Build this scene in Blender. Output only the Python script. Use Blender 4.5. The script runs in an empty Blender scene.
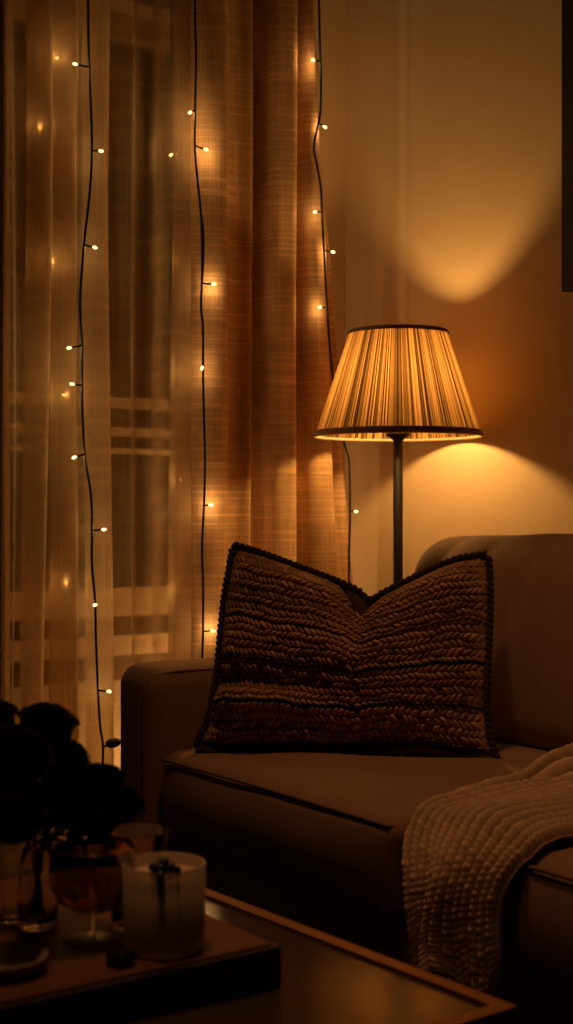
import bpy, bmesh, math, random
import numpy as np
from mathutils import Vector, Matrix, noise as mnoise

random.seed(7)
rng = np.random.default_rng(7)
sc = bpy.context.scene
col = bpy.context.scene.collection
PI = math.pi

# ---------------------------------------------------------------- camera model (room axes: X to lamp wall, Y to window wall)
CAMX, CAMY, CAMZ, F = -1.431, -2.558, 0.95, 1400.0
YAW = math.atan2(.566, .824)
CS, SN = math.cos(YAW), math.sin(YAW)
CX, CY = 286.5, 512.0

def ray(px, py):
    a = (px - CX) / F
    b = -(py - CY) / F
    return Vector((CS * a + SN, -SN * a + CS, b))
CAM = Vector((CAMX, CAMY, CAMZ))
def atD(px, py, D): return CAM + ray(px, py) * D
def atY(px, py, Y):
    r = ray(px, py); return CAM + r * ((Y - CAMY) / r.y)
def atX(px, py, X):
    r = ray(px, py); return CAM + r * ((X - CAMX) / r.x)
def atZ(px, py, z):
    r = ray(px, py); return CAM + r * ((z - CAMZ) / r.z)

# ---------------------------------------------------------------- object helpers
def link(name, me, mat=None, parent=None, smooth=True):
    o = bpy.data.objects.new(name, me)
    col.objects.link(o)
    if mat: me.materials.append(mat)
    if parent: o.parent = parent
    if smooth:
        me.polygons.foreach_set('use_smooth', [True] * len(me.polygons))
    me.update()
    return o

def mesh(name, verts, faces):
    me = bpy.data.meshes.new(name)
    me.from_pydata([tuple(v) for v in verts], [], [tuple(f) for f in faces])
    me.update()
    return me

def thing(name, label, cat, loc=(0, 0, 0), rz=0, group=None):
    o = bpy.data.objects.new(name, None)
    o.empty_display_size = .05
    col.objects.link(o)
    o.location = loc
    o.rotation_euler = (0, 0, rz)
    tag(o, label, cat, group)
    return o

def tag(o, label, cat, group=None):
    o['label'] = label
    o['category'] = cat
    if group: o['group'] = group
    return o

def struct(o):
    o['kind'] = 'structure'
    return o

class MB:
    """collects shapes into one mesh"""
    def __init__(s): s.v = []; s.f = []
    def add(s, vs, fs):
        n = len(s.v)
        s.v += [tuple(v) for v in vs]
        s.f += [tuple(i + n for i in f) for f in fs]
        return s
    def box(s, x0, x1, y0, y1, z0, z1):
        vs = [(x, y, z) for z in (z0, z1) for y in (y0, y1) for x in (x0, x1)]
        fs = [(0, 2, 3, 1), (4, 5, 7, 6), (0, 1, 5, 4), (2, 6, 7, 3), (0, 4, 6, 2), (1, 3, 7, 5)]
        return s.add(vs, fs)
    def tube(s, pts, r, n=8, cap=True):
        pts = [Vector(p) for p in pts]
        rs = r if isinstance(r, (list, tuple)) else [r] * len(pts)
        vs, fs = [], []
        t0 = (pts[1] - pts[0]).normalized()
        u = t0.orthogonal().normalized()
        for i, p in enumerate(pts):
            t = (pts[min(i + 1, len(pts) - 1)] - pts[max(i - 1, 0)]).normalized()
            u = (u - t * u.dot(t)).normalized()
            w = t.cross(u)
            for k in range(n):
                a = 2 * PI * k / n
                vs.append(p + (u * math.cos(a) + w * math.sin(a)) * rs[i])
        for i in range(len(pts) - 1):
            for k in range(n):
                k2 = (k + 1) % n
                fs.append((i * n + k, i * n + k2, (i + 1) * n + k2, (i + 1) * n + k))
        if cap:
            fs.append(tuple(range(n - 1, -1, -1)))
            fs.append(tuple((len(pts) - 1) * n + k for k in range(n)))
        return s.add(vs, fs)
    def lathe(s, prof, n=48, c=(0, 0, 0)):
        vs, fs = [], []
        for (r, z) in prof:
            for k in range(n):
                a = 2 * PI * k / n
                vs.append((c[0] + max(r, 1e-5) * math.cos(a), c[1] + max(r, 1e-5) * math.sin(a), c[2] + z))
        for i in range(len(prof) - 1):
            for k in range(n):
                k2 = (k + 1) % n
                fs.append((i * n + k, i * n + k2, (i + 1) * n + k2, (i + 1) * n + k))
        return s.add(vs, fs)
    def ellipsoid(s, c, ax, n=10, m=6):
        """ax: three Vectors (semi axes)"""
        c = Vector(c); vs, fs = [], []
        for j in range(m + 1):
            th = PI * j / m
            for k in range(n):
                a = 2 * PI * k / n
                vs.append(c + ax[0] * (math.sin(th) * math.cos(a)) + ax[1] * (math.sin(th) * math.sin(a)) + ax[2] * math.cos(th))
        for j in range(m):
            for k in range(n):
                k2 = (k + 1) % n
                fs.append((j * n + k, (j + 1) * n + k, (j + 1) * n + k2, j * n + k2))
        return s.add(vs, fs)
    def build(s, name, mat, parent=None, smooth=True, bevel=0, weld=False):
        me = mesh(name, s.v, s.f)
        bm = bmesh.new(); bm.from_mesh(me)
        if weld: bmesh.ops.remove_doubles(bm, verts=bm.verts, dist=1e-5)
        if bevel:
            bmesh.ops.bevel(bm, geom=list(bm.edges), offset=bevel, segments=2, affect='EDGES', profile=.5)
        bmesh.ops.recalc_face_normals(bm, faces=bm.faces)
        bm.to_mesh(me); bm.free()
        return link(name, me, mat, parent, smooth)

def seg_axis(h, r, n, e=5):
    """grid coordinates for a rounded edge: dense inside r of both ends"""
    a = [-h + r * (1 - math.cos(PI / 2 * i / e)) if False else -h + r * i / e for i in range(e)]
    b = list(np.linspace(-h + r, h - r, n))
    c = [-x for x in reversed(a)]
    return a + b + c

def rbox(sx, sy, sz, r, n=(12, 12, 6), shape=None):
    """closed rounded box, centred; shape(p) -> p deforms"""
    hx, hy, hz = sx / 2, sy / 2, sz / 2
    X, Y, Z = seg_axis(hx, r, n[0]), seg_axis(hy, r, n[1]), seg_axis(hz, r, n[2])
    idx = {}; vs = []; fs = []
    def vid(x, y, z):
        k = (round(x, 6), round(y, 6), round(z, 6))
        if k not in idx:
            idx[k] = len(vs)
            inner = Vector((max(-hx + r, min(hx - r, x)), max(-hy + r, min(hy - r, y)), max(-hz + r, min(hz - r, z))))
            d = Vector((x, y, z)) - inner
            p = inner + d.normalized() * r if d.length > 1e-9 else Vector((x, y, z))
            vs.append(shape(p) if shape else p)
        return idx[k]
    def face(A, B, f, flip):
        for i in range(len(A) - 1):
            for j in range(len(B) - 1):
                q = [vid(*f(A[i], B[j])), vid(*f(A[i + 1], B[j])), vid(*f(A[i + 1], B[j + 1])), vid(*f(A[i], B[j + 1]))]
                if flip: q.reverse()
                fs.append(q)
    face(X, Y, lambda a, b: (a, b, hz), False); face(X, Y, lambda a, b: (a, b, -hz), True)
    face(Y, Z, lambda a, b: (hx, a, b), False); face(Y, Z, lambda a, b: (-hx, a, b), True)
    face(X, Z, lambda a, b: (a, -hy, b), False); face(X, Z, lambda a, b: (a, hy, b), True)
    return vs, fs

def catmull(pts, n):
    """smooth curve through pts (tuples of any dimension), n samples per span"""
    P = [np.array(p, float) for p in pts]
    P = [2 * P[0] - P[1]] + P + [2 * P[-1] - P[-2]]
    out = []
    for i in range(1, len(P) - 2):
        for k in range(n):
            t = k / n
            a, b, c, d = P[i - 1], P[i], P[i + 1], P[i + 2]
            out.append(.5 * (2 * b + (c - a) * t + (2 * a - 5 * b + 4 * c - d) * t * t + (3 * b - a - 3 * c + d) * t ** 3))
    out.append(P[-2])
    return out

# ---------------------------------------------------------------- materials
def nodes(name):
    m = bpy.data.materials.new(name); m.use_nodes = True
    nt = m.node_tree; nt.nodes.clear()
    out = nt.nodes.new('ShaderNodeOutputMaterial')
    return m, nt, out

def N(nt, t, **kw):
    n = nt.nodes.new(t)
    for k, v in kw.items():
        if k in n.inputs: n.inputs[k].default_value = v
        else: setattr(n, k, v)
    return n

def fabric(name, c, rough=.9, var=.25, scale=350, bump=.25, big=4.0, sheen=.0, dist=.002, obj=True):
    """woven / plain surface: colour mottled by two noises, fine bump"""
    m, nt, out = nodes(name)
    tc = N(nt, 'ShaderNodeTexCoord')
    n1 = N(nt, 'ShaderNodeTexNoise', Scale=scale, Detail=2.0)
    n2 = N(nt, 'ShaderNodeTexNoise', Scale=big, Detail=4.0)
    src = tc.outputs['Object']
    nt.links.new(src, n1.inputs['Vector']); nt.links.new(src, n2.inputs['Vector'])
    mx = N(nt, 'ShaderNodeMath', operation='ADD')
    nt.links.new(n1.outputs[0], mx.inputs[0]); nt.links.new(n2.outputs[0], mx.inputs[1])
    mr = N(nt, 'ShaderNodeMapRange')
    mr.inputs['From Min'].default_value = .6; mr.inputs['From Max'].default_value = 1.4
    mr.inputs['To Min'].default_value = 1 - var; mr.inputs['To Max'].default_value = 1 + var
    nt.links.new(mx.outputs[0], mr.inputs['Value'])
    hs = N(nt, 'ShaderNodeHueSaturation'); hs.inputs['Color'].default_value = (*c, 1)
    nt.links.new(mr.outputs[0], hs.inputs['Value'])
    b = N(nt, 'ShaderNodeBsdfPrincipled', Roughness=rough)
    b.inputs['Specular IOR Level'].default_value = .15
    if sheen:
        b.inputs['Sheen Weight'].default_value = sheen
    nt.links.new(hs.outputs[0], b.inputs['Base Color'])
    if bump:
        bp = N(nt, 'ShaderNodeBump', Strength=bump, Distance=dist)
        nt.links.new(n1.outputs[0], bp.inputs['Height']); nt.links.new(bp.outputs[0], b.inputs['Normal'])
    nt.links.new(b.outputs[0], out.inputs[0])
    return m

def solid(name, c, rough=.5, metal=0, spec=.5, trans=0, ior=1.45, bump=0, scale=60):
    m, nt, out = nodes(name)
    b = N(nt, 'ShaderNodeBsdfPrincipled', Roughness=rough, Metallic=metal, IOR=ior)
    b.inputs['Specular IOR Level'].default_value = spec
    b.inputs['Transmission Weight'].default_value = trans
    tc = N(nt, 'ShaderNodeTexCoord')
    n = N(nt, 'ShaderNodeTexNoise', Scale=scale, Detail=3.0)
    nt.links.new(tc.outputs['Object'], n.inputs['Vector'])
    hs = N(nt, 'ShaderNodeHueSaturation'); hs.inputs['Color'].default_value = (*c, 1)
    mr = N(nt, 'ShaderNodeMapRange'); mr.inputs['To Min'].default_value = .92; mr.inputs['To Max'].default_value = 1.08
    nt.links.new(n.outputs[0], mr.inputs['Value']); nt.links.new(mr.outputs[0], hs.inputs['Value'])
    nt.links.new(hs.outputs[0], b.inputs['Base Color'])
    if bump:
        bp = N(nt, 'ShaderNodeBump', Strength=bump, Distance=.003)
        nt.links.new(n.outputs[0], bp.inputs['Height']); nt.links.new(bp.outputs[0], b.inputs['Normal'])
    nt.links.new(b.outputs[0], out.inputs[0])
    return m

def attr_fabric(name, attr='tone', rough=.95, bump=.3, scale=500):
    m, nt, out = nodes(name)
    at = N(nt, 'ShaderNodeAttribute', attribute_name=attr)
    tc = N(nt, 'ShaderNodeTexCoord')
    n = N(nt, 'ShaderNodeTexNoise', Scale=scale, Detail=2.0)
    nt.links.new(tc.outputs['Object'], n.inputs['Vector'])
    mr = N(nt, 'ShaderNodeMapRange'); mr.inputs['To Min'].default_value = .75; mr.inputs['To Max'].default_value = 1.25
    nt.links.new(n.outputs[0], mr.inputs['Value'])
    hs = N(nt, 'ShaderNodeHueSaturation')
    nt.links.new(at.outputs['Color'], hs.inputs['Color']); nt.links.new(mr.outputs[0], hs.inputs['Value'])
    b = N(nt, 'ShaderNodeBsdfPrincipled', Roughness=rough)
    b.inputs['Specular IOR Level'].default_value = .1
    nt.links.new(hs.outputs[0], b.inputs['Base Color'])
    bp = N(nt, 'ShaderNodeBump', Strength=bump, Distance=.002)
    nt.links.new(n.outputs[0], bp.inputs['Height']); nt.links.new(bp.outputs[0], b.inputs['Normal'])
    nt.links.new(b.outputs[0], out.inputs[0])
    return m

def set_color_attr(me, cols, name='tone'):
    a = me.color_attributes.new(name, 'FLOAT_COLOR', 'POINT')
    c = np.ones((len(me.vertices), 4), np.float32); c[:, :3] = cols
    a.data.foreach_set('color', c.ravel())

def curtain_mat(name, colr, op_face, op_edge, trans=.6, thread=.5, ux=500, vz=420, slub=.5):
    """thin cloth: transparent between the threads, diffuse + translucent on them. UV in metres."""
    m, nt, out = nodes(name)
    uv = N(nt, 'ShaderNodeUVMap', uv_map='cloth')
    def thr(sx, sy, det):
        mp = N(nt, 'ShaderNodeMapping'); mp.inputs['Scale'].default_value = (sx, sy, 1)
        nt.links.new(uv.outputs[0], mp.inputs['Vector'])
        n = N(nt, 'ShaderNodeTexNoise', Scale=1.0, Detail=det)
        nt.links.new(mp.outputs[0], n.inputs['Vector'])
        return n.outputs[0]
    a = thr(ux, 3.0, 3.0)      # warp
    b = thr(3.0, vz, 3.0)      # weft with slubs
    c = thr(9.0, 3.0, 4.0)     # blotches
    mx = N(nt, 'ShaderNodeMath', operation='MAXIMUM')
    nt.links.new(a, mx.inputs[0]); nt.links.new(b, mx.inputs[1])
    mr = N(nt, 'ShaderNodeMapRange')
    mr.inputs['From Min'].default_value = .42; mr.inputs['From Max'].default_value = .72
    mr.inputs['To Min'].default_value = 1 - thread; mr.inputs['To Max'].default_value = 1 + thread
    nt.links.new(mx.outputs[0], mr.inputs['Value'])
    m2 = N(nt, 'ShaderNodeMapRange')
    m2.inputs['From Min'].default_value = .3; m2.inputs['From Max'].default_value = .7
    m2.inputs['To Min'].default_value = 1 - slub * .5; m2.inputs['To Max'].default_value = 1 + slub * .5
    nt.links.new(c, m2.inputs['Value'])
    mm = N(nt, 'ShaderNodeMath', operation='MULTIPLY')
    nt.links.new(mr.outputs[0], mm.inputs[0]); nt.links.new(m2.outputs[0], mm.inputs[1])
    hs = N(nt, 'ShaderNodeHueSaturation'); hs.inputs['Color'].default_value = (*colr, 1)
    nt.links.new(mm.outputs[0], hs.inputs['Value'])
    df = N(nt, 'ShaderNodeBsdfDiffuse'); tl = N(nt, 'ShaderNodeBsdfTranslucent')
    nt.links.new(hs.outputs[0], df.inputs[0]); nt.links.new(hs.outputs[0], tl.inputs[0])
    ms = N(nt, 'ShaderNodeMixShader'); ms.inputs[0].default_value = trans
    nt.links.new(df.outputs[0], ms.inputs[1]); nt.links.new(tl.outputs[0], ms.inputs[2])
    tr = N(nt, 'ShaderNodeBsdfTransparent'); tr.inputs[0].default_value = (1, .93, .82, 1)
    lw = N(nt, 'ShaderNodeLayerWeight', Blend=.5)     # cloth seen at a slant covers more
    m3 = N(nt, 'ShaderNodeMapRange')
    m3.inputs['From Min'].default_value = .15; m3.inputs['From Max'].default_value = .95
    m3.inputs['To Min'].default_value = op_face; m3.inputs['To Max'].default_value = op_edge
    nt.links.new(lw.outputs['Facing'], m3.inputs['Value'])
    m4 = N(nt, 'ShaderNodeMath', operation='MULTIPLY', use_clamp=True)
    nt.links.new(m3.outputs[0], m4.inputs[0])
    m5 = N(nt, 'ShaderNodeMapRange')
    m5.inputs['From Min'].default_value = 1 - thread; m5.inputs['From Max'].default_value = 1 + thread
    m5.inputs['To Min'].default_value = .8; m5.inputs['To Max'].default_value = 1.15
    nt.links.new(mr.outputs[0], m5.inputs['Value']); nt.links.new(m5.outputs[0], m4.inputs[1])
    fin = N(nt, 'ShaderNodeMixShader')
    nt.links.new(m4.outputs[0], fin.inputs[0]); nt.links.new(tr.outputs[0], fin.inputs[1]); nt.links.new(ms.outputs[0], fin.inputs[2])
    nt.links.new(fin.outputs[0], out.inputs[0])
    return m

def emit(name, c, s, sample=True):
    m, nt, out = nodes(name)
    e = N(nt, 'ShaderNodeEmission', Strength=s); e.inputs[0].default_value = (*c, 1)
    nt.links.new(e.outputs[0], out.inputs[0])
    if not sample: m.cycles.emission_sampling = 'NONE'
    return m

def brick_mat(name, c1, c2, mortar, sc_=1.0):
    m, nt, out = nodes(name)
    tc = N(nt, 'ShaderNodeTexCoord')
    mp = N(nt, 'ShaderNodeMapping'); mp.inputs['Rotation'].default_value = (PI / 2, 0, 0)
    nt.links.new(tc.outputs['Object'], mp.inputs['Vector'])
    br = N(nt, 'ShaderNodeTexBrick', Scale=sc_)
    br.inputs['Color1'].default_value = (*c1, 1); br.inputs['Color2'].default_value = (*c2, 1); br.inputs['Mortar'].default_value = (*mortar, 1)
    br.inputs['Brick Width'].default_value = .16; br.inputs['Row Height'].default_value = .06; br.inputs['Mortar Size'].default_value = .006
    nt.links.new(mp.outputs[0], br.inputs['Vector'])
    b = N(nt, 'ShaderNodeBsdfPrincipled', Roughness=.9)
    nt.links.new(br.outputs['Color'], b.inputs['Base Color'])
    nt.links.new(b.outputs[0], out.inputs[0])
    return m

def wood_floor():
    m, nt, out = nodes('dark_floorboards')
    tc = N(nt, 'ShaderNodeTexCoord')
    br = N(nt, 'ShaderNodeTexBrick', Scale=1.0)
    br.inputs['Color1'].default_value = (.055, .032, .018, 1); br.inputs['Color2'].default_value = (.04, .024, .014, 1); br.inputs['Mortar'].default_value = (.01, .006, .004, 1)
    br.inputs['Brick Width'].default_value = 1.4; br.inputs['Row Height'].default_value = .14; br.inputs['Mortar Size'].default_value = .003
    nt.links.new(tc.outputs['Object'], br.inputs['Vector'])
    b = N(nt, 'ShaderNodeBsdfPrincipled', Roughness=.45)
    nt.links.new(br.outputs['Color'], b.inputs['Base Color'])
    nt.links.new(b.outputs[0], out.inputs[0])
    return m

M = dict(
    wall=fabric('warm_plaster_wall', (.66, .51, .35), rough=.85, var=.03, scale=60, bump=.03, big=2.5),
    ceil=fabric('ceiling_paint', (.14, .10, .07), rough=.9, var=.04, scale=60, bump=.05),
    floor=wood_floor(),
    paint=fabric('cream_door_paint', (.62, .48, .32), rough=.5, var=.06, scale=40, bump=.05),
    brick=brick_mat('outside_brick', (.30, .19, .10), (.22, .14, .08), (.10, .07, .045)),
    sofa=fabric('brown_sofa_cloth', (.30, .185, .115), rough=.95, var=.14, scale=420, bump=.35, big=6, sheen=.15),
    sofa_dark=fabric('brown_sofa_piping', (.20, .125, .08), rough=.95, var=.14, scale=420, bump=.3),
    knit=attr_fabric('knit_pillow_yarn'),
    throw=attr_fabric('cream_throw_yarn'),
    trim=fabric('dark_braid_yarn', (.055, .034, .022), rough=.95, var=.3, scale=300, bump=.5),
    black=solid('black_metal', (.010, .008, .007), rough=.55, metal=.2, spec=.25),
    cable=solid('black_cable', (.008, .006, .005), rough=.6),
    brass=solid('aged_brass', (.30, .14, .06), rough=.45, metal=.85),
    glass=solid('clear_glass', (.96, .95, .92), rough=.0, trans=1, ior=1.45),
    pane=solid('window_glass', (.95, .95, .93), rough=.0, trans=1, ior=1.1),
    table_glass=solid('smoked_table_glass', (.40, .30, .22), rough=.12, trans=.9, ior=1.17),
    tray=solid('dark_tray_wood', (.028, .015, .010), rough=.4, bump=.1, scale=30),
    traytop=solid('brown_tray_top', (.15, .065, .03), rough=.6, spec=.15, bump=.05, scale=30),
    amber=solid('amber_drink', (.80, .31, .09), rough=.1, trans=.35, ior=1.33),
    milky=solid('cloudy_pale_drink', (.85, .66, .44), rough=.5, trans=.0),
    frost=solid('frosted_glass', (.82, .70, .54), rough=.35, trans=.5, ior=1.3),
    petal=solid('near_black_petal', (.008, .004, .0035), rough=.9, spec=.1, bump=.2, scale=120),
    stem=solid('dark_stem', (.03, .018, .010), rough=.7),
    berry=solid('black_berry', (.008, .005, .006), rough=.35),
    plate=solid('pale_stoneware', (.30, .22, .145), rough=.45),
    frame=solid('dark_frame_wood', (.018, .010, .007), rough=.55),
    art=fabric('dark_canvas', (.03, .018, .012), var=.3, scale=30),
    bulb=emit('warm_lamp_bulb', (1, .53, .14), 330),
    fairy=emit('fairy_bulb_glow', (1, .52, .15), 7.0, sample=False),
    band=fabric('dark_shade_band', (.34, .19, .11), var=.15, scale=300),
)

# ================================================================= SETTING
WX, WY = 1.142, .87           # lamp wall, window wall
OX0, OX1, OZ = .03, .96, 2.36  # door opening
H = 2.62
struct(MB().box(-3.2, WX, -4.2, WY, -.05, 0).build('floor', M['floor'], smooth=False))
struct(MB().box(-3.2, WX, -4.2, WY, H, H + .05).build('ceiling', M['ceil'], smooth=False))
struct(MB().box(WX, WX + .12, -4.2, WY + .2, 0, H).build('wall_right', M['wall'], smooth=False))
struct(MB().box(-3.2, OX0, WY, WY + .2, 0, H).box(OX1, WX, WY, WY + .2, 0, H).box(OX0, OX1, WY, WY + .2, OZ, H).build('wall_left', M['wall'], smooth=False))

# balcony door behind the sheer: frame, rails, panes, slatted lower panel
d = bpy.data.objects.new('door_1', None); col.objects.link(d); d.location = (OX0, WY + .1, 0); struct(d)
w = OX1 - OX0
MB().box(0, .06, 0, .06, 0, OZ).box(w - .06, w, 0, .06, 0, OZ).box(.06, w - .06, 0, .06, OZ - .07, OZ).build('door_frame', M['paint'], d, False)
for z0, z1 in ((1.245, 1.275), (1.165, 1.19), (1.115, 1.13)):
    MB().box(.06, w - .06, 0, .055, z0, z1).build('rail', M['paint'], d, False)
for z0, z1 in ((.655, .735), (.545, .60), (.0, .475)):
    MB().box(.06, w - .06, .0, .04, z0, z1).build('lower_panel', M['paint'], d, False)
MB().box(.06, w - .06, .045, .055, .0, .70).build('backing_board', fabric('board', (.12, .085, .055)), d, False)
MB().box(.06, w - .06, .024, .030, 1.275, OZ - .07).build('pane', M['pane'], d, False)
MB().box(.06, w - .06, .024, .030, .735, 1.115).build('pane', M['pane'], d, False)
struct(MB().box(-1.6, 3.2, 2.05, 2.2, -.05, 3.0).build('wall_outside', M['brick'], smooth=False))
struct(MB().box(-1.6, 3.2, WY + .2, 2.05, -.08, -.02).build('floor_outside', M['floor'], smooth=False))

# ================================================================= SOFA
SF = thing('sofa', 'large brown fabric sofa along the lamp wall with low rounded arm', 'sofa', (0, 0, 0))
def put(vs, c): return [Vector(v) + Vector(c) for v in vs]
def wob(p, a, s=5):
    return mnoise.noise(Vector(p) * s) * a
# base
vs, fs = rbox(.97, 1.62, .23, .02)
MB().add(put(vs, (.515, -.80, .165)), fs).build('base', M['sofa'], SF)
for (x, y) in ((.1, -.04), (.1, -1.56), (.92, -.04), (.92, -1.56)):
    MB().lathe([(0, 0), (.022, 0), (.028, .055), (0, .055)], 16, (x, y, 0)).build('foot', M['frame'], SF)
# arms
def arm(y, name='arm'):
    def sh(p):
        q = p.copy()
        if p.z > 0: q.z += .012 * (1 - (p.y / .09) ** 2) + wob(p, .004, 4)
        return q
    vs, fs = rbox(1.0, .150, .56, .045, (20, 5, 14), sh)
    a = MB().add(put(vs, (.475, y, .335)), fs).build(name, M['sofa'], SF)
    pts = []
    s_ = -1 if y > -.5 else 1
    pts = [(-.018, y + s_ * .053, .12)] + [(-.020, y + s_ * .053, z) for z in np.linspace(.2, .56, 8)] + \
          [(-.012, y + s_ * .055, .590), (.012, y + s_ * .057, .607)] + [(x, y + s_ * .059, .612) for x in np.linspace(.05, .93, 20)]
    MB().tube(pts, .0034, 8).build('piping', M['sofa_dark'], a)
arm(.076); arm(-1.676)
# back frame
vs, fs = rbox(.16, 1.62, .66, .05, (4, 20, 8))
MB().add(put(vs, (.99, -.80, .44)), fs).build('back', M['sofa'], SF)
# seat cushions
def seat(y0, y1):
    L = y1 - y0; yc = (y0 + y1) / 2; hx = .35; hy = L / 2
    def sh(p):
        q = p.copy()
        k = max(0, 1 - (p.x / hx) ** 2) * max(0, 1 - (p.y / hy) ** 2)
        e = max(0, 1 - (p.y / hy) ** 4)
        if p.z > 0: q.z += .022 * k ** .6 + wob(p + Vector((yc, 0, 0)), .004, 5)
        if p.x < 0:
            q.x -= .018 * max(0, 1 - (p.z / .085) ** 2) * e
            q.x += wob(p + Vector((0, yc, 0)), .006, 4)
        return q
    vs, fs = rbox(.70, L - .008, .172, .032, (18, 20, 6), sh)
    c = MB().add(put(vs, (.35, yc, .366)), fs).build('seat_cushion', M['sofa'], SF)
    ring = []
    zt = .437
    for y in np.linspace(y1 - .03, y0 + .03, 24):
        ring.append((-.002 - .004 * math.sin((y - y0) / L * PI), y, zt + .004 * math.sin((y - y0) / L * PI)))
    pts = [(x, y1 - .012, zt) for x in np.linspace(.6, .05, 8)] + [(.018, y1 - .016, zt)] + ring + [(.018, y0 + .016, zt)] + [(x, y0 + .012, zt) for x in np.linspace(.05, .6, 8)]
    MB().tube(pts, .0032, 8).build('piping', M['sofa_dark'], c)
seat(-.80, 0.0); seat(-1.60, -.80)
# back cushions
def backc(y0, y1):
    L = y1 - y0; yc = (y0 + y1) / 2; hy = L / 2
    def sh(p):
        q = p.copy()
        k = max(0, 1 - (p.y / hy) ** 2) * max(0, 1 - (p.z / .235) ** 2)
        if p.x < 0: q.x -= .05 * k ** .7
        # creases fanning from the top corners
        if p.x < .05:
            q.x += wob(Vector((p.y * 1.6, p.z * .6, yc)), .012, 6)
            for (cy, wd, am) in ((.10, .018, .010), (-.06, .02, .008), (.24, .02, .007)):
                dd = (p.y - cy - (.235 - p.z) * .22)
                q.x += am * math.exp(-(dd / wd) ** 2) * max(0, (p.z + .1) / .335)
        if p.z > 0: q.z += .012 * max(0, 1 - (p.y / hy) ** 2) + wob(p, .006, 6)
        q.x += .055 * (p.z + .235) / .47
        return q
    vs, fs = rbox(.235, L - .004, .455, .085, (6, 44, 34), sh)
    c = MB().add(put(vs, (.732, yc, .435 + .2275)), fs).build('back_cushion', M['sofa'], SF)
    pts = []
    for z in np.linspace(-.17, .13, 18): pts.append((.0, hy - .001, z))
    pts = [(.735 + .055 * (z + .235) / .47, yc + y, .435 + .228 + z) for (x, y, z) in pts]
    MB().tube(pts, .0035, 6).build('piping', M['sofa_dark'], c)
backc(-.80, 0.0); backc(-1.60, -.80)

# ================================================================= KNIT PILLOW (karate-chopped)
BL = atZ(197, 752, .462); BR = atZ(500, 766, .462)
ax = (BR - BL); ax.z = 0; ax.normalize()
nrm0 = Vector((ax.y, -ax.x, 0))                # horizontal, towards the camera side
if nrm0.dot(CAM - BL) < 0: nrm0 = -nrm0
LEAN = math.radians(17)
up = (Vector((0, 0, 1)) * math.cos(LEAN) - nrm0 * math.sin(LEAN)).normalized()
nrm = ax.cross(up).normalized()
if nrm.dot(CAM - BL) < 0: nrm = -nrm
PO = BL + nrm0 * -.03
def on_pillow(px, py):
    r = ray(px, py); t = (PO - CAM).dot(nrm) / r.dot(nrm)
    p = CAM + r * t - PO
    return (p.dot(ax), p.dot(up))
edge = lambda L, n=10: np.array(catmull([on_pillow(*p) for p in L], n))
def resample(P, n):
    s = np.concatenate([[0], np.cumsum(np.linalg.norm(np.diff(P, axis=0), axis=1))]); s /= s[-1]
    t = np.linspace(0, 1, n)
    return np.stack([np.interp(t, s, P[:, 0]), np.interp(t, s, P[:, 1])], 1)
NU, NV = 560, 420
top = resample(edge([(236, 548), (262, 556), (300, 570), (335, 583), (357, 593), (370, 603), (388, 594), (420, 578), (455, 563), (487, 557)]), NU)
bot = resample(edge([(198, 748), (240, 751), (300, 752), (360, 753), (420, 756), (496, 761)]), NU)
lef = resample(edge([(198, 748), (211, 718), (219, 680), (223, 640), (227, 600), (232, 570), (236, 548)]), NV)
rig = resample(edge([(496, 761), (488, 737), (485, 700), (487, 650), (489, 600), (487, 557)]), NV)
U, V = np.meshgrid(np.linspace(0, 1, NU), np.linspace(0, 1, NV))
def coons(k):
    return ((1 - V) * bot[None, :, k] + V * top[None, :, k] + (1 - U) * lef[:, None, k] + U * rig[:, None, k]
            - ((1 - U) * (1 - V) * bot[0, k] + U * (1 - V) * bot[-1, k] + (1 - U) * V * top[0, k] + U * V * top[-1, k]))
GA, GB = coons(0), coons(1)
# puffiness + chop
def puff(U, V):
    e = (np.clip(4 * U * (1 - U), 0, 1) ** .55) * (np.clip(4 * V * (1 - V), 0, 1) ** .5)
    h = .085 * e
    # chop valley running down from the notch
    uc = .50 + .03 * (1 - V)
    h -= .085 * np.exp(-((U - uc) / .055) ** 2) * np.clip((V - .55) / .45, 0, 1) ** 1.3 * e ** .5
    h -= .03 * np.exp(-((U - uc) / .16) ** 2) * np.clip((V - .45) / .55, 0, 1) * e ** .5
    # right lobe rolls forward beside the chop, left lobe lies behind it
    h += .020 * np.exp(-((U - .60) / .07) ** 2) * np.clip((V - .55) / .45, 0, 1) * e
    # slouch ridges
    h += .014 * np.exp(-((V - .22 - .05 * np.sin(3 * U + .6)) / .06) ** 2) * np.exp(-((U - .22) / .22) ** 2)
    h -= .012 * np.exp(-((V - .13) / .04) ** 2) * np.exp(-((U - .25) / .3) ** 2)
    h += .012 * np.sin(U * 9 + V * 5) * e + .007 * np.sin(U * 5 - V * 13 + 1) * e
    h += .030 * np.exp(-((V - .20 - .10 * U) / .07) ** 2) * np.exp(-((U - .10) / .26) ** 2) * e ** .5
    h -= .022 * np.exp(-((V - .34 - .06 * U) / .05) ** 2) * np.exp(-((U - .12) / .25) ** 2)
    # pinched lower corners
    return h
Hh = puff(U, V)
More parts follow.
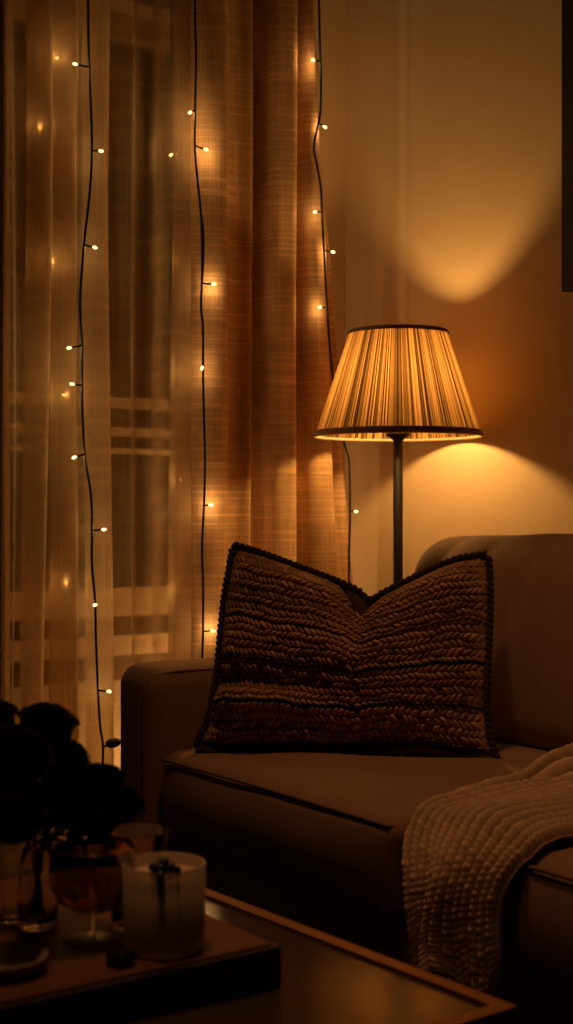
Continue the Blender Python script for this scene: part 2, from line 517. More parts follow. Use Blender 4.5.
# chunky braid stitches: tilted lens shaped bumps, alternating per half row
A_m, B_m = U * .60, V * .40
warp = .011 * np.sin(U * 6 + 1 + 2 * V) + .006 * np.sin(U * 15 + V * 6) + .004 * np.sin(U * 31 - V * 17) + .003 * np.sin(U * 57 + V * 29)
rows = 26
rv = (V + warp) * rows
ri = np.floor(rv).astype(int)
fr = rv - ri
sign = np.where(ri % 2 == 0, 1, -1)
NS = 46
phase = (ri * .37) % 1
st = U * NS + sign * (fr - .5) * .75 + phase + .35 * np.sin(ri * 3.1 + U * 9) + .22 * np.sin(U * 41 + ri * 1.7)
sf = st - np.floor(st)
stitch = np.sqrt(np.clip(1 - ((sf - .5) / .52) ** 2, 0, 1)) * np.sqrt(np.clip(1 - ((fr - .5) / .56) ** 2, 0, 1))
si = np.floor(st).astype(int)
jit = np.sin(si * 12.9898 + ri * 78.233) * 43758.5453
jit = jit - np.floor(jit)
bump = (.0105 + .009 * jit) * stitch
edgefade = np.clip(np.minimum(np.minimum(U, 1 - U) * 14, np.minimum(V, 1 - V) * 12), .25, 1)
Hk = Hh + bump * edgefade
# colour bands
base = np.array([.37, .225, .12]); light = np.array([.52, .335, .20]); dark = np.array([.035, .021, .014]); rust = np.array([.22, .11, .055])
colr = np.zeros((NV, NU, 3)) + base
Vb = V + warp + .01 * np.sin(U * 5)
def band(c, w, colx, k=1):
    global colr
    m = np.clip(1.5 - np.abs(Vb - c) / w * 1.5, 0, 1) * k
    colr = colr * (1 - m[..., None]) + colx * m[..., None]
band(.16, .07, light, .7); band(.35, .05, rust, .8); band(.62, .06, light, .5); band(.90, .05, light, .5); band(.74, .03, rust, .4)
band(.245, .016, dark); band(.455, .020, dark); band(.665, .013, dark, .8); band(.035, .035, dark); band(.80, .008, dark, .5)
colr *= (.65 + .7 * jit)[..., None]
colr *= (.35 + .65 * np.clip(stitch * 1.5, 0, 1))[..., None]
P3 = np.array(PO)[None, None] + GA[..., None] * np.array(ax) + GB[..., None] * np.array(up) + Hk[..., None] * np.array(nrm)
back = np.array(PO)[None, None] + GA[..., None] * np.array(ax) + GB[..., None] * np.array(up) - (Hh * .55 - .001)[..., None] * np.array(nrm)
def grid_faces(nu, nv, off=0, flip=False):
    i = np.arange(nv - 1)[:, None] * nu + np.arange(nu - 1)[None]
    q = np.stack([i, i + 1, i + nu + 1, i + nu], -1).reshape(-1, 4) + off
    return (q[:, ::-1] if flip else q).tolist()
def np_mesh(name, V_, F_):
    me = bpy.data.meshes.new(name)
    me.from_pydata(V_.reshape(-1, 3).tolist(), [], F_)
    me.update(); return me
PIL = thing('knit_pillow', 'chunky braided brown knit pillow with chopped top on the sofa seat', 'pillow', (*PO,))
inv = Matrix.Translation(-PO)
def rel(A): return A - np.array(PO)
me = np_mesh('front_cover', rel(P3), grid_faces(NU, NV))
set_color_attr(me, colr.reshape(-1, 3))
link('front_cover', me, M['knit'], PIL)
kb = 10
me = np_mesh('back_cover', rel(back[::kb, ::kb] if False else back[::7, ::7]), grid_faces(back[::7, ::7].shape[1], back[::7, ::7].shape[0], flip=True))
link('back_cover', me, fabric('pillow_back_cloth', (.16, .10, .06)), PIL)
# braided dark border
bd = MB()
loop = np.concatenate([lef, top, rig[::-1], bot[::-1]])
s = np.concatenate([[0], np.cumsum(np.linalg.norm(np.diff(loop, axis=0), axis=1))])
L = s[-1]; nb = int(L / .0125)
for k in range(nb):
    t = (k + .5) / nb * L
    a = np.array([np.interp(t, s, loop[:, 0]), np.interp(t, s, loop[:, 1])])
    a2 = np.array([np.interp(min(t + .004, L), s, loop[:, 0]), np.interp(min(t + .004, L), s, loop[:, 1])])
    dv = a2 - a; dv = dv / (np.linalg.norm(dv) + 1e-9)
    tg = ax * dv[0] + up * dv[1]
    ou = nrm.cross(tg).normalized()
    c = ax * a[0] + up * a[1]
    for sgn in (1, -1):
        dirv = (tg * .75 + ou * sgn * .55 + nrm * .25).normalized()
        o2 = dirv.cross(nrm).normalized()
        n2 = dirv.cross(o2)
        bd.ellipsoid(c + ou * sgn * .0045 + nrm * (.004 * sgn) + nrm * .004, (dirv * .0115, o2 * .0062, n2 * .0065), 8, 5)
bd.build('braided_trim', M['trim'], PIL)

# ================================================================= KNIT THROW
def seat_top(X, Y):
    hx, hy = .35, .40
    yc = -.40 if Y > -.80 else -1.20
    k = max(0, 1 - ((X - .35) / hx) ** 2) * max(0, 1 - ((Y - yc) / hy) ** 2)
    return .452 + .022 * k ** .6
NP, NQ = 420, 300
#      X     z-off   YL     YR
ctrl = [(.645, .012, -.655, -1.20), (.55, .018, -.675, -1.20), (.42, .016, -.715, -1.19), (.30, .014, -.755, -1.17), (.20, .014, -.768, -1.15),
        (.10, .014, -.785, -1.12), (.03, .012, -.815, -1.10), (-.020, -.012, -.85, -1.095), (-.045, -.05, -.872, -1.09), (-.052, -.10, -.880, -1.085), (-.052, -.15, -.892, -1.08), (-.050, -.20, -.905, -1.07)]
cp = np.array(catmull(ctrl, 12))
sl = np.concatenate([[0], np.cumsum(np.hypot(np.diff(cp[:, 0]), np.diff(cp[:, 1])))])
LT = sl[-1]
tt = np.linspace(0, LT, NP)
cx = np.interp(tt, sl, cp[:, 0]); cz = np.interp(tt, sl, cp[:, 1]); cl = np.interp(tt, sl, cp[:, 2]); cr = np.interp(tt, sl, cp[:, 3])
tx = np.gradient(cx); tz = np.gradient(cz); ln = np.hypot(tx, tz); tx /= ln; tz /= ln
nx, nz = tz, -tx                      # outward (up on the seat, towards the room on the front)
Q = np.linspace(0, 1, NQ)
Tg, Qg = np.meshgrid(tt, Q, indexing='ij')
Xg = np.repeat(cx[:, None], NQ, 1); Zo = np.repeat(cz[:, None], NQ, 1)
Yg = cl[:, None] * (1 - Qg) + cr[:, None] * Qg
basez = np.zeros_like(Xg)
for i in range(NP):
    for j in range(0, NQ):
        pass
def seat_top_np(X, Y):
    X = np.clip(X, .0, .7)
    yc = np.where(Y > -.80, -.40, -1.20)
    k = np.clip(1 - ((X - .35) / .35) ** 2, 0, 1) * np.clip(1 - ((Y - yc) / .40) ** 2, 0, 1)
    return .452 + .022 * k ** .6
Zg = seat_top_np(Xg, Yg) + Zo
NR = 13
hang = np.clip((Tg - .66) / .2, 0, 1)
wv = Qg * NR + .22 * np.sin(Tg * 9 + Qg * 2) + .12 * np.sin(Tg * 23)
rib = np.abs(np.sin(PI * wv)) ** .8
ribi = np.floor(wv).astype(int)
lt = Tg / .0095 + (ribi % 2) * .5 + .35 * np.abs(wv - ribi - .5) * 2
lf = lt - np.floor(lt)
stt = np.sqrt(np.clip(1 - ((lf - .5) / .54) ** 2, 0, 1))
j2 = np.sin(np.floor(lt) * 12.98 + ribi * 78.2) * 43758.5; j2 = j2 - np.floor(j2)
disp = .010 * rib + .0042 * stt * rib ** .6 + .0025 * j2 * rib
# soft folds across the width, stronger where it hangs
fold = .014 * np.sin(Qg * 9 + Tg * 4 + .5) * (.35 + hang) + .012 * np.sin(Qg * 17 + 1.2) * hang
edge_roll = .022 * np.exp(-(Qg / .10) ** 2) * np.exp(-((Tg - .10) / .22) ** 2)   # rolled back edge
edge_dn = -.012 * np.exp(-(Qg / .03) ** 2) - .012 * np.exp(-((1 - Qg) / .03) ** 2)
d_ = disp + np.maximum(fold, -.006) + edge_roll + edge_dn + .006
# ragged hem
Zg = Zg - hang * (.020 * np.sin(Qg * 7 + 2.2) + .012 * np.sin(Qg * 23)) * np.clip((Tg - .75) / .1, 0, 1)
TX = Xg + nx[:, None] * d_; TZ = Zg + nz[:, None] * d_
TY = Yg + .006 * np.sin(Tg * 30 + Qg * 5)
TP = np.stack([TX, TY, TZ], -1)
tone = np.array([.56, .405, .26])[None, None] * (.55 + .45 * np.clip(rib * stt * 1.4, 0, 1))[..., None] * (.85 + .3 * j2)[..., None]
under = TP - np.stack([nx[:, None] * (d_ * .85), 0 * TX, nz[:, None] * (d_ * .85)], -1)
allv = np.concatenate([TP.reshape(-1, 3), under.reshape(-1, 3)])
fcs = grid_faces(NQ, NP) + grid_faces(NQ, NP, NP * NQ, True)
o_ = NP * NQ
for i in range(NP - 1):
    for j in (0, NQ - 1):
        a, b = i * NQ + j, (i + 1) * NQ + j
        q = (a, b, b + o_, a + o_)
        fcs.append(q if j == 0 else q[::-1])
for j in range(NQ - 1):
    for i in (0, NP - 1):
        a, b = i * NQ + j, i * NQ + j + 1
        q = (a, b, b + o_, a + o_)
        fcs.append(q[::-1] if i == 0 else q)
me = np_mesh('knit_throw', allv, fcs)
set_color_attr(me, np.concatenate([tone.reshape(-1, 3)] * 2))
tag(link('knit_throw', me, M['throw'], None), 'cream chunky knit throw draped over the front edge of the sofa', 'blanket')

# ================================================================= FLOOR LAMP
LP = atD(398, 512, 3.70); LX, LY = LP.x, LP.y
LMP = thing('floor_lamp', 'black floor lamp with glowing pleated cone shade behind the sofa arm', 'lamp', (LX, LY, 0))
z_b, z_t, r_b, r_t = 1.148, 1.426, .220, .127
MB().lathe([(0, 0), (.125, 0), (.13, .006), (.128, .018), (.03, .028), (.013, .04), (0, .04)], 48).build('base', M['black'], LMP)
MB().lathe([(0, .03), (.0130, .03), (.0130, 1.15), (0, 1.15)], 24).build('pole', M['black'], LMP)
MB().lathe([(.0, 1.132), (.012, 1.130), (.014, 1.140), (.032, 1.152), (.032, 1.158), (.016, 1.164), (.016, 1.235), (.0, 1.235)], 32).build('socket', M['black'], LMP)
zb = z_b + .138
bl = MB(); bl.ellipsoid((0, 0, zb - .01), (Vector((.029, 0, 0)), Vector((0, .029, 0)), Vector((0, 0, .036))), 16, 10)
bl.build('bulb', M['bulb'], LMP)
MB().lathe([(.0135, 1.23), (.0135, zb - .035), (.010, zb - .030)], 20).build('bulb_neck', M['brass'], LMP)
# pleated shade
def shade_mat():
    m, nt, out = nodes('pleated_shade_cloth')
    at = N(nt, 'ShaderNodeAttribute', attribute_name='tone')
    df = N(nt, 'ShaderNodeBsdfDiffuse'); tl = N(nt, 'ShaderNodeBsdfTranslucent')
    nt.links.new(at.outputs['Color'], df.inputs[0]); nt.links.new(at.outputs['Color'], tl.inputs[0])
    ms = N(nt, 'ShaderNodeMixShader'); ms.inputs[0].default_value = .23
    nt.links.new(df.outputs[0], ms.inputs[1]); nt.links.new(tl.outputs[0], ms.inputs[2])
    nt.links.new(ms.outputs[0], out.inputs[0])
    return m
npl = 420
vs, fs, cs = [], [], []
ang = np.cumsum(rng.uniform(.5, 1.6, npl)); ang = ang / ang[-1] * 2 * PI
lev = 14
prev = ang[-1] - 2 * PI
cols_tone = []
for k in range(npl):
    a0, a1 = prev, ang[k]; prev = ang[k]
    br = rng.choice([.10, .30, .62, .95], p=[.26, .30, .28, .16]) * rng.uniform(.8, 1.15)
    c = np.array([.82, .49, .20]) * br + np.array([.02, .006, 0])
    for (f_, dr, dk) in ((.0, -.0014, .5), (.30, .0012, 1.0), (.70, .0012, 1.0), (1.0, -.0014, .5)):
        for l in range(lev + 1):
            t = l / lev
            a = a0 + (a1 - a0) * f_
            r = r_b + (r_t - r_b) * t + dr
            vs.append((r * math.cos(a), r * math.sin(a), z_b + (z_t - z_b) * t))
            cs.append(c * dk)
    b0 = k * 4 * (lev + 1)
    for f_ in range(3):
        for l in range(lev):
            i = b0 + f_ * (lev + 1) + l; j = i + lev + 1
            fs.append((i, j, j + 1, i + 1))
me = mesh('lamp_shade', vs, fs)
set_color_attr(me, np.array(cs))
SHD = link('lamp_shade', me, shade_mat(), LMP, True)
# inner lining strips are the same cloth; trims
def trimband(z0, z1, name):
    r0 = r_b + (r_t - r_b) * (z0 - z_b) / (z_t - z_b) ; r1 = r_b + (r_t - r_b) * (z1 - z_b) / (z_t - z_b)
    MB().lathe([(r0 + .003, z0), (r0 + .0055, z0 + .001), (r1 + .0055, z1 - .001), (r1 + .003, z1), (r0 + .003, z0)], 120).build(name, M['band'], SHD)
trimband(z_b + .0005, z_b + .017, 'bottom_band'); trimband(z_t - .008, z_t + .003, 'top_band')
MB().lathe([(r_b - .004, z_b + .006), (r_b - .001, z_b - .001), (r_b + .0015, z_b - .001), (r_b + .0025, z_b + .002)], 120).build('inner_hem', fabric('cream_hem', (.80, .62, .38), var=.05), SHD)
sp = MB()
for k in range(3):
    a = 2 * PI * k / 3 + .5
    sp.tube([(0.013 * math.cos(a), .013 * math.sin(a), 1.232), (.08 * math.cos(a), .08 * math.sin(a), 1.225 + .02), ((r_b - .03) * math.cos(a), (r_b - .03) * math.sin(a), z_b + .088)], .0018, 6)
sp.build('shade_holder', M['black'], LMP)

# ================================================================= CURTAINS
def curtain(name, path, z0, z1, mat, label, drift, flare=None, nz=90, parent=None):
    """path: list of (X, Y) fold points; lofted from floor to ceiling with wandering folds"""
    P = np.array(catmull(path, 10))
    s = np.concatenate([[0], np.cumsum(np.linalg.norm(np.diff(P, axis=0), axis=1))])
    n = len(P)
    Zs = np.linspace(z0, z1, nz)
    V_ = np.zeros((nz, n, 3))
    for i, z in enumerate(Zs):
        t = (z - z0) / (z1 - z0)
        for j in range(n):
            x, y = P[j]
            x += drift * mnoise.noise(Vector((s[j] * 3.2, z * .55, 3.7))) + (flare(x, z) if flare else 0)
            y += drift * .9 * mnoise.noise(Vector((s[j] * 4.0, z * .7, 9.1)))
            V_[i, j] = (x, y, z)
    me = np_mesh(name, V_, grid_faces(n, nz))
    uv = me.uv_layers.new(name='cloth')
    co = np.zeros((len(me.loops), 2))
    li = np.zeros(len(me.loops), int); me.loops.foreach_get('vertex_index', li)
    co[:, 0] = s[li % n]; co[:, 1] = Zs[li // n]
    uv.data.foreach_set('uv', co.ravel())
    o = link(name, me, mat, None)
    tag(o, label, 'curtain')
    return o
def cpath(L, Y): return [(atY(px, 512, Y).x, Y + dy) for px, dy in L]
sheer = curtain_mat('sheer_voile', (.68, .53, .35), .50, .97, trans=.5, thread=.035, ux=420, vz=30, slub=.35)
linen = curtain_mat('slubby_linen', (.62, .39, .215), .97, 1.0, trans=.24, thread=.21, ux=700, vz=130, slub=.6)
heavy = curtain_mat('dark_drape_cloth', (.20, .12, .07), .97, 1.0, trans=.25, thread=.3, ux=300, vz=300, slub=.3)
CYs = .735
curtain('sheer_curtain', cpath([(-12, .03), (4, -.02), (14, .03), (34, -.05), (39, -.02), (33, .05), (45, .06), (52, 0), (64, -.06), (66, -.02), (55, .05), (70, .08), (76, 0), (68, -.05), (80, -.08), (100, -.08), (106, -.03), (96, .05), (112, .08), (122, .03), (130, -.01), (136, .02), (146, .05), (158, .04), (153, -.04), (162, -.08), (180, -.08), (188, -.03), (180, .04), (196, .07), (215, .05)], CYs),
        .01, H, sheer, 'sheer cream voile curtain hanging in soft folds over the balcony door', .030)
CYl = .665
def fl(x, z):
    k = max(0, min(1, (x - .80) / .19))
    return k * float(np.interp(z, [.5, .75, 1.2, 1.7, 1.85, 2.05, 2.42], [.085, .075, .03, -.01, -.04, -.075, -.11]))
curtain('linen_curtain', cpath([(184, .05), (189, -.02), (200, -.05), (214, -.05), (221, -.01), (236, .005), (249, -.01), (253, .03), (240, .055), (224, .06), (221, .09), (235, .11), (252, .10), (262, .06), (265, -.03), (275, -.06), (285, -.06), (296, .0), (298, .03), (290, .06), (285, .09), (292, .12), (299, .06), (301, -.03), (309, -.06), (317, -.05), (321, 0), (320, .05), (329, .06), (338, .03), (346, .065)], CYl),
        .01, H, linen, 'rust brown slubby linen curtain drawn beside the lamp, right of the sheer', .012, fl)
curtain('dark_drape', cpath([(-60, .02), (-45, -.04), (-30, .03), (-16, -.03), (-8, .03), (-2, -.02), (6, .0), (11, .03)], .60),
        .01, H, heavy, 'dark heavy drape at the left edge of the picture', .012)

# ================================================================= FAIRY LIGHT STRINGS
YS = .575
fairy_lights = []
def string(label, pts, bulbs, Y=YS, extra=None, front=0.0):
    root = thing('fairy_light_string', label, 'string lights', (*atY(pts[-1][0], pts[-1][1], Y),), 0, 'fairy light strings in front of the curtains')
    base = root.location.copy()
    pp = [np.array(atY(px, py, Y + (q[0] if q else 0))) - np.array(base) for px, py, *q in pts]
    c = catmull(pp, 8)
    cab = MB().tube(c, .0033, 8)
    if extra:
        cab.tube(catmull([np.array(atY(px, py, Y)) - np.array(base) for px, py in extra], 8), .0026, 8)
    cab.build('cable', M['cable'], root)
    C = np.array(c)
    for (px, py) in bulbs:
        tip = np.array(atY(px, py, Y - .004)) - np.array(base)
        k = np.argmin(np.linalg.norm(C - (tip + np.array([0, 0, .004])), axis=1))
        a = C[k]
        d_ = Vector(tip - a)
        if d_.length < .01: d_ = Vector((.006, -.008, .004))
        un = d_.normalized()
        mid = Vector(tip) - un * .009
        st_ = MB().tube([a, Vector(a) * .4 + mid * .6 + Vector((0, 0, -.001)), mid], [.0024, .0024, .0030], 8).build('bulb_holder', M['cable'], root)
        b = MB(); ort = un.orthogonal().normalized()
        b.ellipsoid(Vector(tip), (ort * .0037, un.cross(ort) * .0037, un * .0062), 10, 8)
        b.build('bulb', M['fairy'], st_)
        fairy_lights.append(Vector(tip) + base)
    return root
s1 = string('black fairy light string hanging in front of the sheer curtain, ending in a black cap',
       [(87, -125), (88, 0), (89, 60), (91, 110), (92, 150), (90, 190), (85, 235), (82, 270), (80, 305), (82, 345), (82, 385), (83, 425), (85, 458), (91, 495), (92, 530), (92, 565), (95, 600), (96, 640), (98, 690), (100, 725), (103, 748), (102, 790), (104, 830)],
       [(75, 64), (101, 151), (95, 247.5), (69, 348), (72, 384), (74, 457.5), (104, 529.5), (95, 605), (109, 691.5)])
bs = s1.location
cap = MB(); cc = Vector(atY(113, 743, YS - .004)) - bs
axx = Vector((CS, -SN, .12)).normalized()
cap.ellipsoid(cc, (axx * .0205, Vector((SN, CS, 0)) * .011, Vector((0, 0, .0125))), 16, 10)
cap.tube([Vector(atY(103, 748, YS)) - bs, cc - axx * .012 - Vector((0, 0, .001))], .003, 8)
cap.build('end_cap', M['cable'], s1)
string('black fairy light string along the seam between sheer and linen curtains',
       [(195, -125), (195, 0), (196, 60), (195, 110), (195, 150), (198, 185), (201, 215), (202, 250), (202, 283), (201, 305), (203, 330), (203, 370), (204, 420), (205, 460), (204, 505), (202, 545), (203, 580), (203, 631), (202, 665), (203, 720)],
       [(206, 149.5), (190, 112.5), (214, 284), (202, 368), (211, 505), (213, 631)],
       extra=[(201, 213), (203.5, 232), (203.5, 260), (202, 284)])
string('black fairy light string down the outer edge of the linen curtain by the lamp',
       [(318, -125), (319, 0), (320, 45), (321, 85), (320, 115), (314, 145), (317, 165), (321, 190), (322, 215), (324, 250), (326, 290), (328, 325), (332, 370), (338, 415), (344, 442), (349, 462), (350, 511), (349, 560), (349, 620)],
       [(313, 60), (325, 127), (315, 212), (333, 252), (320, 307), (356, 511.5)], Y=.575)
# a fourth string hidden behind the cloth: bulbs glow through it
def rear(label, pts, bulbs, Y): string(label, pts, bulbs, Y)
rear('fairy light string behind the left part of the sheer curtain, its bulbs glimmering through', [(52, -125), (46, 120), (44, 260), (56, 380), (62, 480), (64, 600), (60, 760)],
     [(40, 127), (57, 58), (52, 262), (64, 395), (66, 582)], .80)
rear('fairy light string behind the right part of the sheer, its bulbs faint beside the linen', [(170, -125), (172, 100), (170, 155), (175, 300), (170, 420), (176, 560), (172, 700)],
     [(171, 155), (178, 262), (180, 372), (181, 480), (177, 590)], .80)
rear('fairy light string hanging behind the linen curtain, its bulbs glimmering through', [(284, -125), (282, 70), (278, 200), (276, 330), (272, 470), (250, 560), (240, 640)],
     [(279, 68), (272, 210), (270, 420), (240, 520), (262, 600)], .80)

# ================================================================= PICTURE ON THE LAMP WALL
PF = thing('picture_frame', 'dark wooden picture frame on the wall at the right edge', 'picture', (WX, -.45, 1.50))
y0, y1, h_ = -.46, .382, .9
MB().box(-.03, 0, y0, y0 + .04, 0, h_).box(-.03, 0, y1 - .04, y1, 0, h_).box(-.03, 0, y0 + .04, y1 - .04, 0, .04).box(-.03, 0, y0 + .04, y1 - .04, h_ - .04, h_).build('frame', M['frame'], PF, False)
MB().box(-.012, -.002, y0 + .04, y1 - .04, .04, h_ - .04).build('canvas', M['art'], PF, False)

# ================================================================= COFFEE TABLE
TZ_ = .42
TC = atZ(517, 1006, TZ_)                       # near corner by the sofa
TA = math.radians(3.0)
TB = thing('coffee_table', 'glass topped coffee table with a brass frame in front of the sofa', 'table', (TC.x, TC.y, 0), TA)
TW, TL = .95, 1.08
bw = .020
MB().box(-TW, 0, 0, bw, TZ_ - .03, TZ_).box(-TW, 0, TL - bw, TL, TZ_ - .03, TZ_).box(-TW, -TW + bw, bw, TL - bw, TZ_ - .03, TZ_).box(-bw, 0, bw, TL - bw, TZ_ - .03, TZ_).build('frame', M['brass'], TB, False)
MB().box(-TW + bw, -bw, bw, TL - bw, TZ_ - .012, TZ_ - .004).build('glass_top', M['table_glass'], TB, False)
for (x, y) in ((-bw, 0), (-TW, 0), (-bw, TL - bw), (-TW, TL - bw)):
    MB().box(x, x + bw, y, y + bw, 0, TZ_ - .03).build('leg', M['brass'], TB, False)

# ================================================================= TRAY AND WHAT STANDS ON IT
TH = .465
tc = atZ(282, 944, TH)
TY0 = TZ_ - .004
TR = thing('serving_tray', 'low dark wooden tray on the glass table carrying the drinks', 'tray', (tc.x, tc.y, TY0), TA * .3)
MB().box(-.62, 0, 0, .44, 0, TH - TY0 - .002).build('body', M['tray'], TR, False, bevel=.003)
MB().box(-.612, -.008, .008, .432, TH - TY0 - .002, TH - TY0).build('top_panel', M['traytop'], TR, False)

def onTray(px, py): return atZ(px, py, TH)
def glass_prof(outer, th): # outer [(r,z)] bottom->top; inner wall back down
    inner = [(max(r - th, 0), z) for r, z in outer if z > outer[0][1] + .0]
    return outer
# pale cloudy drink in straight tumbler
p = onTray(164, 948)
G = thing('tumbler', 'straight tumbler of cloudy pale drink with a dark garnish on its rim', 'glass', (*p,))
r0 = .0455; hh = .095
MB().lathe([(0, 0), (r0 - .006, 0), (r0 - .001, .004), (r0, .012), (r0 + .001, hh), (r0 - .0008, hh + .001), (r0 - .002, hh), (r0 - .003, .016), (r0 - .012, .012), (0, .012)], 56).build('glass', M['frost'], G)
MB().lathe([(0, .0135), (r0 - .012, .0135), (r0 - .0045, .018), (r0 - .0035, .083), (0, .083)], 48).build('drink', M['milky'], G)
gr = MB()
tcam = (CAM - p); tcam.z = 0; tcam.normalize()
side = Vector((CS, -SN, 0))
c0 = tcam * (r0 - .004) + side * -.004 + Vector((0, 0, hh))
for (a, b, c, r) in ((0, 0, .004, .008), (.010, 0, .005, .007), (-.007, .002, .006, .006), (.004, -.004, .009, .007), (.018, .0, .003, .005)):
    gr.ellipsoid(c0 + side * a + tcam * b + Vector((0, 0, c)), (Vector((r, 0, 0)), Vector((0, r, 0)), Vector((0, 0, r * .85))), 10, 8)
gr.tube([c0 + tcam * .008 + Vector((0, 0, .003)), c0 + tcam * .0115 + Vector((0, 0, -.010)), c0 + tcam * .010 + side * .002 + Vector((0, 0, -.024))], [.005, .0045, .002], 8)
gr.build('garnish', M['berry'], G)

# coupe with amber drink
p = onTray(93, 941)
G = thing('coupe_glass', 'round coupe glass of amber drink with a dark stirrer, left of the tumbler', 'glass', (*p,))
CK = 1.0
MB().lathe([(0, 0), (.032, .0), (.033, .0015), (.012, .004), (.004, .006), (0, .006)], 48).build('foot', M['frost'], G)
out_ = [(0, .0062), (.0035, .008), (.003, .030), (.006, .034), (.024, .037), (.040, .047), (.0485, .066), (.050, .082), (.0475, .106)]
inn = [(.0463, .106), (.0487, .082), (.0472, .0665), (.0388, .0482), (.0235, .0385), (.0, .0358)]
MB().lathe(out_ + inn, 56).build('glass', M['glass'], G)
MB().lathe([(0, .0368), (.0232, .0395), (.0380, .0490), (.0463, .0670), (.0478, .081), (.0466, .098), (0, .098)], 48).build('drink', M['amber'], G)
MB().tube([side * .008 + Vector((0, 0, .047)), side * -.012 + Vector((0, 0, .112)), side * -.02 + Vector((0, 0, .135))], .0022, 8).build('stirrer', M['berry'], G)

# empty clear glass behind the tumbler
p = atZ(136, 830, TH + .113); p.z = TH
G = thing('clear_glass', 'empty clear glass with a bright rim, standing behind the tumbler', 'glass', (*p,))
r0 = .0385
MB().lathe([(0, 0), (.026, 0), (.028, .003), (r0, .112), (r0 - .0007, .1135), (r0 - .0016, .112), (.0263, .008), (0, .007)], 48).build('glass', M['glass'], G)

# short faceted tumbler far left, behind the vase
p = onTray(14, 918)
G = thing('short_glass', 'short clear empty glass at the left edge, left of the flower vase', 'glass', (*p,))
MB().lathe([(0, 0), (.022, 0), (.024, .003), (.029, .058), (.0283, .0592), (.0272, .058), (.0223, .009), (0, .008)], 10).build('glass', M['glass'], G, smooth=False)

# small dark block, pale dish
p = onTray(121, 966)
o = MB().add(*rbox(.024, .024, .017, .003, (3, 3, 3))).build('dark_block', M['berry'])
o.location = p + Vector((0, 0, .0085)); o.rotation_euler = (0, 0, .3)
tag(o, 'small dark block lying between the coupe foot and the tumbler', 'block')
p = onTray(4, 972)
o = MB().lathe([(0, 0), (.030, 0), (.034, .003), (.046, .016), (.0465, .018), (.044, .0175), (.033, .007), (0, .006)], 48).build('small_dish', M['plate'])
o.location = p
tag(o, 'small pale shallow dish at the lower left edge', 'dish')

# ================================================================= VASE AND DARK FLOWERS
VP = onTray(38, 926)
G = thing('flower_vase', 'clear glass vase holding the dark flowers, left of the coupe', 'vase', (*VP,))
MB().lathe([(0, 0), (.021, 0), (.023, .003), (.024, .03), (.021, .07), (.019, .092), (.0183, .0928), (.0175, .092), (.0195, .07), (.0225, .03), (.021, .008), (0, .007)], 40).build('glass', M['glass'], G)
VT = VP + Vector((0, 0, .09))
def bloom_mesh(r, seed, layers=5):
    rn = random.Random(seed)
    mb = MB()
    for L_ in range(layers):
        f = (L_ + 1) / layers
        npet = 3 + L_ * 2
        for k in range(npet):
            a = 2 * PI * (k + .5 * (L_ % 2)) / npet + rn.uniform(-.2, .2)
            openA = .12 + .40 * f ** 1.8           # lean outwards
            wdt = r * (.75 + .45 * f); hgt = r * (1.25 + .15 * f)
            vs, fs = [], []
            nu, nv = 7, 7
            for j in range(nv):
                t = j / (nv - 1)
                for i in range(nu):
                    u = (i / (nu - 1) - .5) * 2
                    wv_ = wdt * math.sin(PI * min(1, .12 + t * .78)) ** .6
                    bend = openA * (t ** .8) + .35 * (t ** 3) * f
                    rr = r * .12 + hgt * math.sin(bend) * t + .18 * r * f * math.sin(PI * t) - .22 * wdt * u * u * .6
                    zz = hgt * math.cos(bend * .9) * t - r * .25 - r * .3 * f
                    ruf = .015 * r * math.sin(u * 5 + seed + k) * t
                    px_ = rr + ruf; py_ = u * wv_ * .75
                    vs.append((px_ * math.cos(a) - py_ * math.sin(a), px_ * math.sin(a) + py_ * math.cos(a), zz + ruf))
            for j in range(nv - 1):
                for i in range(nu - 1):
                    q = j * nu + i
                    fs.append((q, q + 1, q + nu + 1, q + nu))
            mb.add(vs, fs)
    mb.ellipsoid((0, 0, 0), (Vector((r * .97, 0, 0)), Vector((0, r * .97, 0)), Vector((0, 0, r * .95))), 20, 14)
    return mb
def flower(px, py, rpx, D, label, seed, tilt):
    head = atD(px, py, D)
    r = rpx / F * D / 1.02
    root = thing('dark_flower', label, 'flower', (VP.x + .004 * math.cos(seed * 2.1), VP.y + .004 * math.sin(seed * 2.1), VP.z + .009), 0, 'near-black flowers in the vase')
    b0 = root.location.copy()
    hd = head - b0
    mb = bloom_mesh(r, seed)
    o = mb.build('bloom', M['petal'], root)
    o.location = hd
    o.rotation_euler = tilt
    mouth = Vector((VT - b0)) + Vector((hd.x, hd.y, 0)).normalized() * .009
    pts = catmull([tuple(Vector((hd.x, hd.y, 0)).normalized() * -.008 + Vector((0, 0, .002))), tuple(mouth), tuple(mouth * .45 + hd * .55 + Vector((0, 0, .01))), tuple(hd - Vector((0, 0, r * .6)))], 8)
    MB().tube(pts, .0023, 8).build('stem', M['stem'], root)
    lf_ = MB()
    q = mouth * .5 + hd * .5
    dr = Vector((math.cos(seed * 1.7), math.sin(seed * 1.7), .3)).normalized()
    sd = dr.cross(Vector((0, 0, 1))).normalized()
    vs, fs = [], []
    for j in range(8):
        t = j / 7
        c = q + dr * (.05 * t) - Vector((0, 0, .03 * t * t))
        wd = .013 * math.sin(PI * (.05 + .93 * t))
        vs += [c - sd * wd, c + Vector((0, 0, -.002)), c + sd * wd]
    for j in range(7):
        for i in range(2):
            k = j * 3 + i
            fs.append((k, k + 1, k + 4, k + 3))
    lf_.add(vs, fs).build('leaf', M['petal'], root)
DF = 1.60
flower(46, 730, 28, DF + .03, 'tallest round near-black bloom in front of the sheer curtain', 1, (.2, .1, 0))
flower(-6, 722, 22, DF + .02, 'near-black bloom cut by the left edge, beside the tallest one', 2, (.1, -.3, .4))
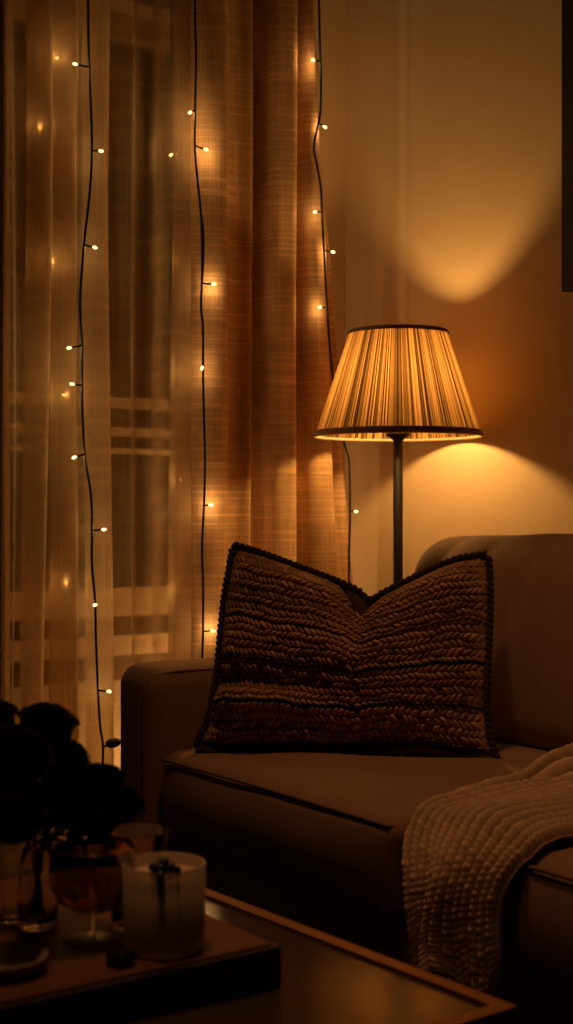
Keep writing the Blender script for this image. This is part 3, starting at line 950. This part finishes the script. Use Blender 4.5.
flower(18, 757, 32, DF - .06, 'wide near-black bloom just below the two tallest blooms', 3, (.5, -.1, 1.0))
flower(66, 760, 22, DF + .06, 'near-black bloom peeking out right below the tallest one', 4, (.2, .5, 0))
flower(98, 790, 27, DF + .02, 'domed near-black bloom in front of the fairy string end', 5, (.2, .4, 2.0))
flower(122, 806, 19, DF + .05, 'rightmost near-black bloom, nearest the sofa arm', 6, (.1, .8, .5))
flower(62, 800, 30, DF - .05, 'near-black bloom low in the middle of the bouquet', 7, (.6, .1, 1.6))
flower(14, 812, 34, DF - .08, 'lowest near-black bloom at the left edge, above the dish', 8, (.7, -.2, .2))
flower(98, 820, 20, DF - .03, 'low near-black bloom hanging right above the coupe', 9, (.5, .7, 1.2))

# ================================================================= LIGHT
def point(name, loc, power, c, r=.01):
    l = bpy.data.lights.new(name, 'POINT'); l.energy = power; l.color = c; l.shadow_soft_size = r
    o = bpy.data.objects.new(name, l); o.location = loc; col.objects.link(o); return o
WARM = (1, .56, .19)
for i, p in enumerate(fairy_lights):
    front = p.y < .7
    off = Vector((0, .012, 0)) if front else Vector((0, -.012, 0))
    linen_side = p.x > .64
    point('fairy_glow', p + off, (.11 if linen_side else .20) if front else (.12 if linen_side else .10), WARM, .008)
# unseen backlights added in the door recess, and a lamp out on the balcony
for (x, z, pw) in ((.42, .25, .8), (.62, .45, 1.2), (.66, .95, .8)):
    point('recess_backlight', (x, .835, z), pw, WARM, .03)
point('balcony_lamp', (.15, 1.75, .75), 2.0, WARM, .04)

w_ = bpy.data.worlds.new('night'); sc.world = w_; w_.use_nodes = True
bg = w_.node_tree.nodes['Background']; bg.inputs[0].default_value = (1, .44, .16, 1); bg.inputs[1].default_value = .014

def spot(name, loc, target, power, c, ang, r):
    l = bpy.data.lights.new(name, 'SPOT'); l.energy = power; l.color = c; l.shadow_soft_size = r; l.spot_size = ang; l.spot_blend = 1.0
    o = bpy.data.objects.new(name, l); o.location = loc; col.objects.link(o)
    o.rotation_euler = (Vector(target) - Vector(loc)).to_track_quat('-Z', 'Y').to_euler(); return o
spot('fill_spot', (-.15, -.75, 2.58), (.15, -.75, .4), 34.0, (1, .42, .155), math.radians(62), .10)  # unseen spot added as warm fill for seat, pillow and throw
spot('fill_spot', (-.75, -1.15, 2.58), (-.70, -1.15, .4), 26.0, (1, .42, .155), math.radians(45), .10)  # second added fill, over the table and tray

# ================================================================= CAMERA
cam = bpy.data.cameras.new('camera'); co = bpy.data.objects.new('camera', cam); col.objects.link(co)
co.location = CAM; co.rotation_euler = (PI / 2, 0, -YAW)
cam.sensor_fit = 'VERTICAL'; cam.sensor_height = 36; cam.lens = 36 * F / 1024
cam.clip_start = .05
cam.dof.use_dof = True; cam.dof.focus_distance = 2.95; cam.dof.aperture_fstop = 5.0
sc.camera = co
sc.view_settings.view_transform = 'Standard'
sc.view_settings.look = 'None'
sc.cycles.use_denoising = True
sc.cycles.sample_clamp_indirect = 3.0
sc.cycles.caustics_reflective = False
sc.cycles.max_bounces = 10
sc.cycles.transparent_max_bounces = 24
